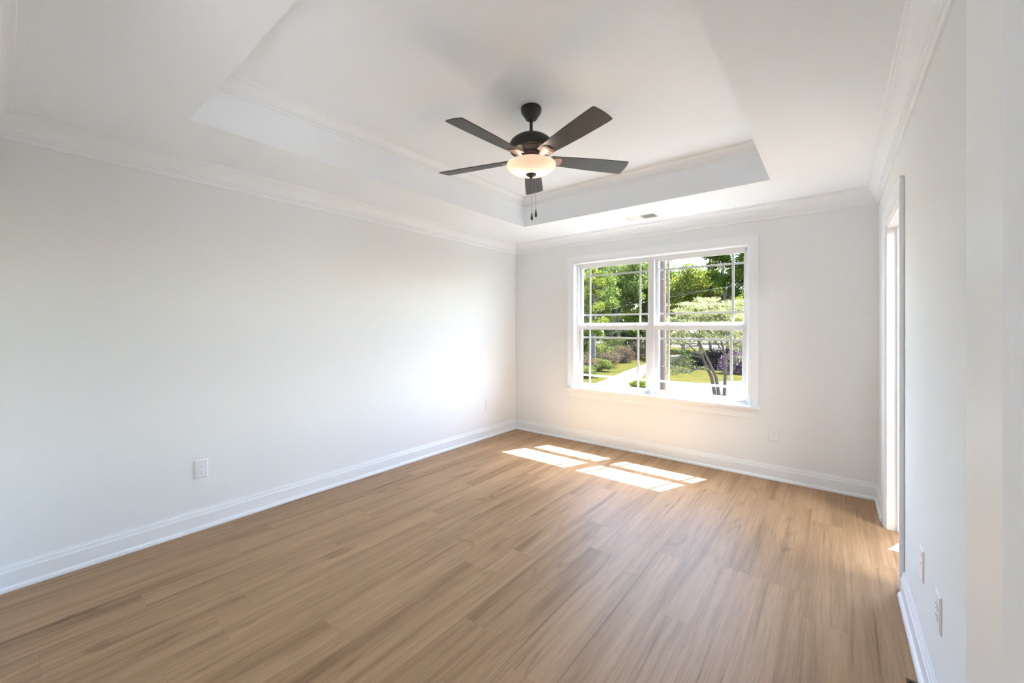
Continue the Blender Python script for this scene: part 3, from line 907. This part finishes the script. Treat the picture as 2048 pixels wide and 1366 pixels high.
L_GREEN = leaf_mat('leaf_green', (0.0118, 0.0233, 0.0025), (0.0716, 0.0975, 0.0068), (0.2032, 0.1853, 0.0256))
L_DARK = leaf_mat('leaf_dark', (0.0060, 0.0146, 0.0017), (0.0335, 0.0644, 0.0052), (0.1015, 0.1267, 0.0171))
L_YEL = leaf_mat('leaf_yellow', (0.0263, 0.0358, 0.0044), (0.1052, 0.1180, 0.0154), (0.2420, 0.2214, 0.0554))
L_DOG = leaf_mat('dogwood_bract', (0.0531, 0.0580, 0.0136), (0.2029, 0.1903, 0.0773), (0.3478, 0.3236, 0.2029))
L_LIGHT = leaf_mat('leaf_fresh', (0.0193, 0.0309, 0.0077), (0.0918, 0.1207, 0.0213), (0.2318, 0.2512, 0.0773))
L_BRAM = leaf_mat('bramble_leaf', (0.0239, 0.0160, 0.0093), (0.0716, 0.0478, 0.0323), (0.1103, 0.0931, 0.0384))
L_BUSH = leaf_mat('bush_leaf', (0.0221, 0.0301, 0.0052), (0.0782, 0.0887, 0.0189), (0.1380, 0.1197, 0.0427))
L_PURP = leaf_mat('azalea_bloom', (0.0134, 0.0067, 0.0109), (0.0630, 0.0336, 0.0504), (0.1260, 0.0798, 0.1092))
L_BRIGHT = leaf_mat('spring_yellow', (0.0571, 0.0543, 0.0023), (0.1257, 0.1142, 0.0057), None)
L_PURPLEDARK = leaf_mat('plum_leaf', (0.0045, 0.0040, 0.0040), (0.0149, 0.0114, 0.0108), None)
M_BARK = plain('bark', (0.034, 0.024, 0.018), 0.9, vary=0.35, vscale=6)
M_DOGBARK = plain('dogwood_bark', (0.044, 0.024, 0.013), 0.9, vary=0.35, vscale=9)
M_POLE = plain('pole_wood', (0.125, 0.060, 0.025), 0.85, vary=0.35, vscale=5)
M_CONDUIT = plain('grey_conduit', (0.062, 0.052, 0.050), 0.9, spec=0.05)
M_WIRE = plain('wire', (0.06, 0.055, 0.05), 0.5)

struct('ground', boxes((-160, 120, WT + 0.01, 300, GZ - 0.5, GZ)), M_GRASS, label='green lawn outside the window')


def patch(name, poly, z, mat, label):
    """thin slab of ground cover with a bevel-free edge, tessellated so that bends stay clean"""
    from mathutils.geometry import tessellate_polygon
    tris = tessellate_polygon([[Vector((x, y, 0)) for x, y in poly]])
    bm = bmesh.new()
    a = [bm.verts.new((x, y, GZ + z)) for x, y in poly]; b = [bm.verts.new((x, y, GZ - 0.05)) for x, y in poly]
    for t in tris:
        bm.faces.new([a[i] for i in t]); bm.faces.new([b[i] for i in t][::-1])
    for i in range(len(poly)):
        j = (i + 1) % len(poly); bm.faces.new((a[i], a[j], b[j], b[i]))
    return struct(name, bm, mat, label=label)


patch('driveway', [(-9.0, 14.0), (-9.9, 18.3), (-10.7, 22.3), (-11.5, 27.2), (-12.6, 33.2), (-14.1, 43.4), (-15.8, 58.0), (-16.4, 77.7), (-14, 120),
                   (-4, 120), (-10.2, 70.8), (-11.6, 58.6), (-12.1, 47.5), (-11.8, 41.9), (-10.9, 35.3), (-8.4, 25.6), (-7.2, 19.6), (-6.0, 14.0)],
      0.02, M_GRAVEL, 'pale gravel driveway running away behind the utility pole')
patch('road', [(-7.2, 19.5), (-7.3, 24.7), (-6.9, 28.5), (-4.6, 28.9), (-3.5, 32.0), (-2.3, 32.9), (-1.0, 34.7), (12, 44), (20, 30), (8, 14), (-6.0, 13.9)],
      0.016, M_GRAVEL, 'pale gravel turning area under the dogwood tree')
patch('road_far', [(-60, 92), (-16, 84), (10, 78), (40, 78), (40, 190), (-60, 190)], 0.012, M_GRAVEL, 'pale road far beyond the lawn')
patch('path_dirt', [(-9.4, 22.3), (-8.2, 21.0), (-7.0, 20.8), (-7.3, 24.0), (-8.2, 24.6)], 0.03, M_DIRT, 'patch of dry leaf litter beside the driveway')


def leaf_cloud(name, centers, radii, counts, size, mat, parent=None, flat=1.0, seed=0, upbias=0.0):
    """many small leaf quads clustered in ellipsoidal clumps"""
    r = np.random.default_rng(seed)
    V, n = [], 0
    for c, rad, k in zip(centers, radii, counts):
        u = r.normal(size=(k, 3)); u /= np.linalg.norm(u, axis=1)[:, None]
        rr = r.random(k) ** 0.45
        p = np.asarray(c) + u * rr[:, None] * np.asarray(rad)
        a = r.normal(size=(k, 3)); a[:, 2] *= flat
        a /= np.linalg.norm(a, axis=1)[:, None]
        b = r.normal(size=(k, 3)); b[:, 2] *= flat
        b -= (b * a).sum(1)[:, None] * a; b /= np.linalg.norm(b, axis=1)[:, None]
        s = size * (0.6 + 0.8 * r.random(k))[:, None]
        q = np.stack([p - a * s, p + b * s * 0.55, p + a * s, p - b * s * 0.55], axis=1)
        V.append(q.reshape(-1, 3)); n += k
    V = np.concatenate(V)
    me = bpy.data.meshes.new(name)
    me.vertices.add(len(V)); me.vertices.foreach_set('co', V.astype(np.float32).ravel())
    me.loops.add(4 * n); me.loops.foreach_set('vertex_index', np.arange(4 * n, dtype=np.int32))
    me.polygons.add(n); me.polygons.foreach_set('loop_start', np.arange(0, 4 * n, 4, dtype=np.int32))
    try: me.polygons.foreach_set('loop_total', np.full(n, 4, dtype=np.int32))
    except Exception: pass
    me.update(calc_edges=True); me.validate()
    me.materials.append(mat)
    o = bpy.data.objects.new(name, me); COL.objects.link(o)
    if parent: o.parent = parent
    return o


def tree(name, x, y, h, rad, low, mat, label, cat, group, leaves=7000, size=0.22, trunk=0.22, seed=1, clumps=26, forks=3):
    root = empty(name, (x, y, GZ)); tag(root, label, cat, group)
    r = np.random.default_rng(seed)
    bm = bmesh.new()
    lean = r.normal(size=2) * 0.03 * h
    tube(bm, [(0, 0, 0), (lean[0] * .4, lean[1] * .4, h * .3), (lean[0] * .8, lean[1] * .8, h * .6), (lean[0], lean[1], h * .9)],
         [trunk, trunk * .8, trunk * .55, trunk * .15], 9)
    for k in range(forks * 3):
        a = r.random() * 6.28; z0 = h * (0.25 + 0.45 * r.random()); L = rad * (0.5 + 0.4 * r.random())
        f = z0 / h
        p0 = (lean[0] * f, lean[1] * f, z0)
        tube(bm, [p0, (p0[0] + math.cos(a) * L * .5, p0[1] + math.sin(a) * L * .5, z0 + L * .4), (p0[0] + math.cos(a) * L, p0[1] + math.sin(a) * L, z0 + L * .75)],
             [trunk * .35, trunk * .22, trunk * .08], 6)
    obj('trunk', bm, M_BARK, root, smooth=True)
    cs, rs = [], []
    zc = (low + h) / 2; rz = (h - low) / 2
    for k in range(clumps):
        u = r.normal(size=3); u /= np.linalg.norm(u); q = r.random() ** 0.4
        c = (u[0] * rad * q * .8, u[1] * rad * q * .8, zc + u[2] * rz * q * .85)
        s = rad * (0.22 + 0.2 * r.random())
        cs.append(c); rs.append((s, s, s * 0.75))
    leaf_cloud('crown', cs, rs, [int(leaves * 2.3) // clumps] * clumps, size * 0.68, mat, root, seed=seed)
    return root


FOREST = 'woodland trees beyond the driveway'
woods = [  # x, y, height, radius, crown base, material, leaves, size
    (-17.4, 36.2, 12.5, 1.9, 2.6, L_YEL, 4200, 0.13, 'yellow-green roadside tree seen at the edge of the first window unit'),
    (-21.0, 43.0, 15.0, 4.0, 3.0, L_LIGHT, 9000, 0.16, 'leafy green tree at the front edge of the woods, left of the driveway'),
    (-20.2, 50.0, 17.0, 4.0, 3.5, L_LIGHT, 9000, 0.17, 'broad green woodland tree behind the bramble bank'),
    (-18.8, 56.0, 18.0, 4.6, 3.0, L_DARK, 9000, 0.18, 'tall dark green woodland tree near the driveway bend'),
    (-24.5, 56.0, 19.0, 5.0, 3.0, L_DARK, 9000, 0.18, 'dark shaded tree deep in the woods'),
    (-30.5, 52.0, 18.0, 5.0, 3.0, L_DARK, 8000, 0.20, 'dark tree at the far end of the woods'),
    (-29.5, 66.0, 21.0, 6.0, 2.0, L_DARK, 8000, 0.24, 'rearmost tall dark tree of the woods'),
    (-22.5, 68.0, 20.0, 5.5, 2.0, L_GREEN, 8000, 0.24, 'rear green tree above the driveway bend'),
    (-18.8, 76.0, 14.0, 4.6, 2.0, L_YEL, 7000, 0.24, 'pale rear tree standing behind the utility pole'),
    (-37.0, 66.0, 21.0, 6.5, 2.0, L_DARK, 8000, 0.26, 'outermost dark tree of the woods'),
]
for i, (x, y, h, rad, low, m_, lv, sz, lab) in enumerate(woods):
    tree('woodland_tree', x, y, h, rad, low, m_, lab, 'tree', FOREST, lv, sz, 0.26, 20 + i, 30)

BEH = 'trees behind the lawn'
back = [
    (-12.8, 54.0, 14.0, 4.2, 4.2, L_YEL, 9000, 0.18, 'yellow-green tree just past the utility pole'),
    (-10.2, 58.0, 14.4, 4.2, 4.5, L_YEL, 9000, 0.18, 'rounded yellow-green tree above the dogwood'),
    (-6.7, 51.0, 18.0, 3.3, 6.0, L_DARK, 9000, 0.17, 'tall deep green tree rising above its neighbours'),
    (-3.9, 49.0, 16.0, 2.4, 7.5, L_GREEN, 7000, 0.16, 'bright green tree by the outer edge of the window'),
    (-14.5, 70.0, 13.0, 4.6, 3.5, L_GREEN, 7000, 0.24, 'distant green tree between the yellow-green ones'),
    (-6.8, 74.0, 11.0, 5.0, 3.5, L_YEL, 7000, 0.24, 'distant low yellow tree beyond the lawn'),
    (-4.1, 44.0, 6.6, 1.6, 3.0, L_BRIGHT, 3500, 0.10, 'small bright yellow tree above the purple azalea'),
]
for i, (x, y, h, rad, low, m_, lv, sz, lab) in enumerate(back):
    tree('lawn_tree', x, y, h, rad, low, m_, lab, 'tree', BEH, lv, sz, 0.2, 60 + i, 28)

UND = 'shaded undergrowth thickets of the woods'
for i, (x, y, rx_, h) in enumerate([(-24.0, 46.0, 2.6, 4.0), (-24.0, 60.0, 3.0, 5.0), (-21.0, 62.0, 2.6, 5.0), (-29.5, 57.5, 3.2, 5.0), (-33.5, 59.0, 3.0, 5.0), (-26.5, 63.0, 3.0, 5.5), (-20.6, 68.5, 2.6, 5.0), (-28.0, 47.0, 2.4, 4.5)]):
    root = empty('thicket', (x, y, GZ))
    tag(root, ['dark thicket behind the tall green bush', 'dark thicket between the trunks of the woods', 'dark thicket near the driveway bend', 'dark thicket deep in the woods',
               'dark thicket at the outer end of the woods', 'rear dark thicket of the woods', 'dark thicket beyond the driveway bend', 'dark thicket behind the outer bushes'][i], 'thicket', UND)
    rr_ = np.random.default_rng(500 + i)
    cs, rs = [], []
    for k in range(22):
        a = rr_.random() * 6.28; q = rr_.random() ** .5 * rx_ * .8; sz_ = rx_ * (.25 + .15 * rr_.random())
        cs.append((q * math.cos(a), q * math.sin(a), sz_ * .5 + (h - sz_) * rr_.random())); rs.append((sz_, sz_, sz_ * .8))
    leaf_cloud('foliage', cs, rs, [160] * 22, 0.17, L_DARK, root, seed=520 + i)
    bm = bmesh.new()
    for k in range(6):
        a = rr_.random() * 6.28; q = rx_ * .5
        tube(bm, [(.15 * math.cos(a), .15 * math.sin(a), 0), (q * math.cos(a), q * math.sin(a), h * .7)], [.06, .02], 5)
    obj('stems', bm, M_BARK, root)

FAR = 'far row of trees closing the view'
for i, (x, y, lab) in enumerate([
        (-60, 88, 'broad tree in the far row, at the end behind the woods'), (-48, 94, 'broad tree in the far row, behind the darkest woods'),
        (-37, 96, 'broad tree in the far row, seen above the driveway'), (-29, 108, 'broad tree in the far row, behind the utility pole'),
        (-21, 112, 'broad tree in the far row, behind the dogwood'), (-13, 116, 'broad tree in the far row, behind the tall deep green tree'),
        (-5, 120, 'broad tree in the far row, at the end behind the azalea')]):
    tree('distant_tree', x, y, 15 + 2 * (i % 2), 6.2, 0.6, (L_DARK, L_GREEN, L_YEL)[i % 3], lab, 'tree', FAR, 6000, 0.36, 0.3, 90 + i, 34, 2)

# ---- dogwood: three leaning stems from one base, flat sprays of pale bracts
dg = empty('dogwood_tree', (-2.24, 23.9, GZ))
tag(dg, 'flowering dogwood with three leaning stems and pale blossom sprays outside the window', 'tree')
r = np.random.default_rng(3)
e1 = Vector((0.782, 0.623, 0))       # across the view; e2 runs away from the house
e2 = Vector((-0.623, 0.782, 0))
def W3(a, b, z): v = e1 * a + e2 * b; return (v.x, v.y, z)
stems = [
    ([W3(-0.30, 0, 0), W3(-0.52, 0.05, 1.2), W3(-1.05, 0.1, 2.4), W3(-1.30, 0.1, 3.4), W3(-1.22, 0.1, 4.8), W3(-1.15, 0, 5.8)], [0.11, 0.10, 0.085, 0.065, 0.045, 0.025]),
    ([W3(-0.05, 0, 0), W3(-0.30, -0.1, 1.2), W3(-0.85, -0.2, 2.3), W3(-1.45, -0.5, 3.2), W3(-2.1, -0.9, 4.2)], [0.10, 0.09, 0.075, 0.055, 0.025]),
    ([W3(0.28, 0, 0), W3(0.36, 0.05, 1.3), W3(0.42, 0.1, 2.4), W3(0.10, 0.1, 3.6), W3(0.15, 0.2, 4.8), W3(0.0, 0.2, 5.9)], [0.105, 0.095, 0.08, 0.06, 0.04, 0.025])]
for k, (pp, rr) in enumerate(stems):
    bm = bmesh.new(); tube(bm, pp, rr, 10); obj('stem', bm, M_DOGBARK, dg, smooth=True)
tips = []
branches = [((-1.05, 0.1, 2.4), (-2.1, -0.2, 2.65), (-3.1, -0.4, 2.4)), ((-1.05, 0.1, 2.4), (-1.9, 0.3, 3.3), (-2.9, 0.5, 3.7)),
            ((-1.3, 0.1, 3.4), (-2.0, 0.2, 4.2), (-2.9, 0.3, 4.6)), ((-1.3, 0.1, 3.5), (-0.8, 0.2, 4.3), (-0.4, 0.4, 5.0)),
            ((-0.8, -0.1, 1.9), (-1.7, -0.4, 1.75), (-2.6, -0.6, 2.1)), ((0.42, 0.1, 2.4), (0.9, 0.2, 3.2), (1.3, 0.4, 4.1)),
            ((0.42, 0.1, 2.5), (-0.1, 0.3, 3.4), (-0.5, 0.5, 4.2)), ((0.1, 0.1, 3.6), (0.7, 0.2, 4.4), (1.2, 0.2, 5.0)),
            ((0.36, 0, 1.3), (0.75, -0.2, 1.75), (1.1, -0.3, 2.3)), ((-1.22, 0.1, 4.6), (-1.9, 0.2, 5.2), (-2.6, 0.3, 5.4)),
            ((-2.1, -0.2, 2.65), (-2.8, -0.3, 2.3), (-3.5, -0.2, 1.9)), ((-2.0, 0.2, 4.2), (-2.9, 0.0, 4.2), (-3.7, 0.0, 3.9)),
            ((0.1, 0.1, 4.4), (-0.5, -0.2, 5.1), (-0.9, -0.4, 5.6)), ((0.9, 0.2, 3.2), (1.5, 0.1, 3.5), (2.1, 0.2, 3.9)),
            ((-1.7, -0.4, 1.75), (-2.3, -0.5, 1.5), (-2.9, -0.6, 1.6)), ((-1.45, -0.5, 3.2), (-2.2, -0.9, 3.2), (-2.9, -1.2, 3.0))]
for (a, b, c) in branches:
    bm = bmesh.new(); tube(bm, [W3(*a), W3(*b), W3(*c)], [0.055, 0.035, 0.015], 7)
    for q in range(4):
        f = 0.3 + 0.2 * q
        s_ = Vector(W3(*b)).lerp(Vector(W3(*c)), f)
        e_ = s_ + Vector(W3(r.normal() * .45, r.normal() * .4, 0.25 + .2 * r.random()))
        tube(bm, [s_, (s_ + e_) / 2 + Vector((0, 0, .06)), e_], [0.014, 0.010, 0.005], 5)
        tips.append(e_)
    obj('branch', bm, M_DOGBARK, dg, smooth=True)
    tips.append(Vector(W3(*c)))
cs, rs, ks = [], [], []
for t in tips:
    cs.append(tuple(t)); rs.append((0.5, 0.45, 0.13)); ks.append(80)
for k in range(210):                      # layered sprays, thicker towards the top
    a = r.uniform(-3.7, 2.3); z = 3.2 + 3.2 * r.random() ** 0.7
    wid = 1 - ((a + 0.7) / 3.3) ** 2
    if wid < 0.05 or z > 3.9 + 2.4 * wid: continue
    cs.append(W3(a, r.uniform(-1.4, 1.4), z)); rs.append((0.55, 0.5, 0.15)); ks.append(120)
for k in range(110):
    cs.append(W3(r.uniform(-3.8, 2.4), r.uniform(-1.5, 1.5), r.uniform(3.1, 4.7))); rs.append((0.5, 0.5, 0.14)); ks.append(60)
for k in range(26):
    cs.append(W3(r.uniform(-3.9, -2.4), r.uniform(-1, 1), r.uniform(1.3, 2.6))); rs.append((0.45, 0.45, 0.14)); ks.append(110)
leaf_cloud('blossom', cs, rs, ks, 0.044, L_DOG, dg, flat=0.35, seed=9)

# ---- brambles and bushes along the left of the driveway
bushes = [
    (-13.6, 27.0, 1.3, 1.1, L_BUSH, 'low green bush at the near end of the bramble bank'),
    (-15.5, 30.5, 1.7, 2.3, L_BRAM, 'large brown bramble mound'),
    (-14.4, 32.0, 1.3, 1.3, L_BUSH, 'light green bush in front of the brown brambles'),
    (-15.6, 36.5, 1.6, 1.7, L_BRAM, 'brown bramble bush beside the driveway verge'),
    (-17.6, 38.5, 1.9, 2.9, L_BUSH, 'tall bright green bush behind the brambles'),
    (-16.6, 43.0, 1.8, 2.1, L_BRAM, 'dry brown bush midway along the verge'),
    (-19.0, 45.5, 2.1, 3.2, L_BUSH, 'pale green thicket under the woodland trees'),
    (-17.8, 50.0, 2.0, 2.6, L_BRAM, 'reddish brown bush near the driveway bend'),
    (-18.2, 58.0, 2.6, 3.4, L_BUSH, 'yellowish bush at the far end of the bank'),
    (-20.5, 33.5, 2.0, 2.4, L_BUSH, 'green bush at the outer side of the bank'),
]
for i, (x, y, rad, h, m_, lab) in enumerate(bushes):
    root = empty('roadside_bush', (x, y, GZ)); tag(root, lab, 'bush', 'bushes of the bramble bank')
    rr_ = np.random.default_rng(200 + i)
    cs, rs = [], []
    for k in range(16):
        a = rr_.random() * 6.28; q = rr_.random() ** .5 * rad * .7
        s = rad * (.32 + .2 * rr_.random())
        cs.append((q * math.cos(a), q * math.sin(a), max(s * .45, (h - s * .5) * rr_.random()))); rs.append((s, s, s * .6))
    leaf_cloud('foliage', cs, rs, [420] * 16, 0.055, m_, root, seed=300 + i)
    bm = bmesh.new()
    for k in range(9):
        a = rr_.random() * 6.28; q = rad * (.4 + .5 * rr_.random())
        tube(bm, [(0.1 * math.cos(a), 0.1 * math.sin(a), 0), (q * .6 * math.cos(a), q * .6 * math.sin(a), h * .7), (q * math.cos(a), q * math.sin(a), h * .8)], [.03, .02, .008], 5)
    obj('stems', bm, M_BARK, root)


def shrub(name, x, y, rx_, ry_, h, mat, label, leaves, size, seed):
    root = empty(name, (x, y, GZ)); tag(root, label, 'shrub')
    rr_ = np.random.default_rng(seed)
    cs, rs = [], []
    for k in range(26):
        a = rr_.random() * 6.28; q = rr_.random() ** .5
        s = h * (.16 + .08 * rr_.random())
        cs.append((q * rx_ * .85 * math.cos(a), q * ry_ * .85 * math.sin(a), s * .8 + (h - 1.6 * s) * rr_.random() * (1 - .3 * q))); rs.append((s * 1.4, s * 1.4, s))
    leaf_cloud('foliage', cs, rs, [leaves // 26] * 26, size, mat, root, seed=seed)
    bm = bmesh.new()
    for k in range(7):
        a = rr_.random() * 6.28
        tube(bm, [(.1 * math.cos(a), .1 * math.sin(a), 0), (.4 * rx_ * math.cos(a), .4 * ry_ * math.sin(a), h * .6)], [.05, .015], 6)
    obj('stems', bm, M_BARK, root)
    return root


shrub('azalea_shrub', -3.2, 38.2, 1.9, 1.6, 2.5, L_PURP, 'purple blooming azalea by the outer edge of the window', 7000, 0.075, 71)
shrub('plum_shrub', -6.3, 42.0, 2.3, 1.8, 2.5, L_PURPLEDARK, 'dark purple-brown shrub behind the dogwood stems', 8000, 0.085, 72)
shrub('conifer_shrub', -8.8, 44.5, 2.0, 1.4, 1.9, L_DARK, 'low dark evergreen shrub on the lawn behind the dogwood', 6000, 0.08, 73)
shrub('pink_shrub', -4.4, 52.0, 2.6, 1.8, 3.6, L_DOG, 'pale pink-white flowering shrub beyond the azalea', 6000, 0.09, 74)
shrub('verge_shrub', -7.7, 24.2, 0.7, 0.6, 0.55, L_GREEN, 'small green ground shrub beside the driveway leaf litter', 1800, 0.05, 75)

# ---- utility pole with conduit
pl = empty('utility_pole', (-1.247, 9.898, GZ))
tag(pl, 'brown wooden utility pole with grey conduit right outside the window', 'utility pole')
bm = bmesh.new(); tube(bm, [(0, 0, 0), (0.0, 0, 4.5), (0, 0, 9.5)], [0.115, 0.105, 0.092], 20); obj('pole', bm, M_POLE, pl, smooth=True)
cdx = e1 * -0.068 - e2 * 0.085
bm = bmesh.new(); tube(bm, [(cdx.x, cdx.y, 0), (cdx.x, cdx.y, 8.4)], 0.045, 14)
cd = obj('conduit', bm, M_CONDUIT, pl, smooth=True); cd['label'] = 'grey conduit'
for zz in (1.6, 3.0, 4.45, 6.0):
    obj('conduit_strap', boxes((cdx.x - 0.062, cdx.x + 0.062, cdx.y - 0.062, cdx.y + 0.02, zz, zz + 0.03)), M_WIRE, cd)
bm = bmesh.new(); box(bm, -1.1, 1.1, -0.06, 0.06, 8.6, 8.72)
obj('crossarm', bm, M_POLE, pl)


def wire(a, b, label, sag=0.25, rad=0.003):
    A, B = Vector(a), Vector(b)
    pts = []
    for i in range(13):
        t = -2.5 + 6.0 * i / 12
        p = A.lerp(B, t); p.z += -sag * (1 - ((2 * t - 1) / 6) ** 2) * 0.25
        pts.append(p)
    bm = bmesh.new(); tube(bm, pts, rad, 6)
    o = obj('power_line', bm, M_WIRE, None, smooth=True)
    tag(o, label, 'power line', 'wires crossing outside the window')


wire((-8.64, 16.8, 2.14), (-3.34, 15.9, 2.81), 'thin pale wire rising across the middle of the woods')
wire((-5.89, 16.43, 4.64), (-3.73, 15.59, 4.74), 'uppermost thin wire in front of the tree tops')
wire((-2.06, 22.04, 3.70), (-0.18, 20.98, 3.77), 'thin wire crossing the tall deep green tree')
wire((-8.64, 16.8, 0.63), (-4.44, 17.58, 1.48), 'lowest thin wire, seen through the lower sash')
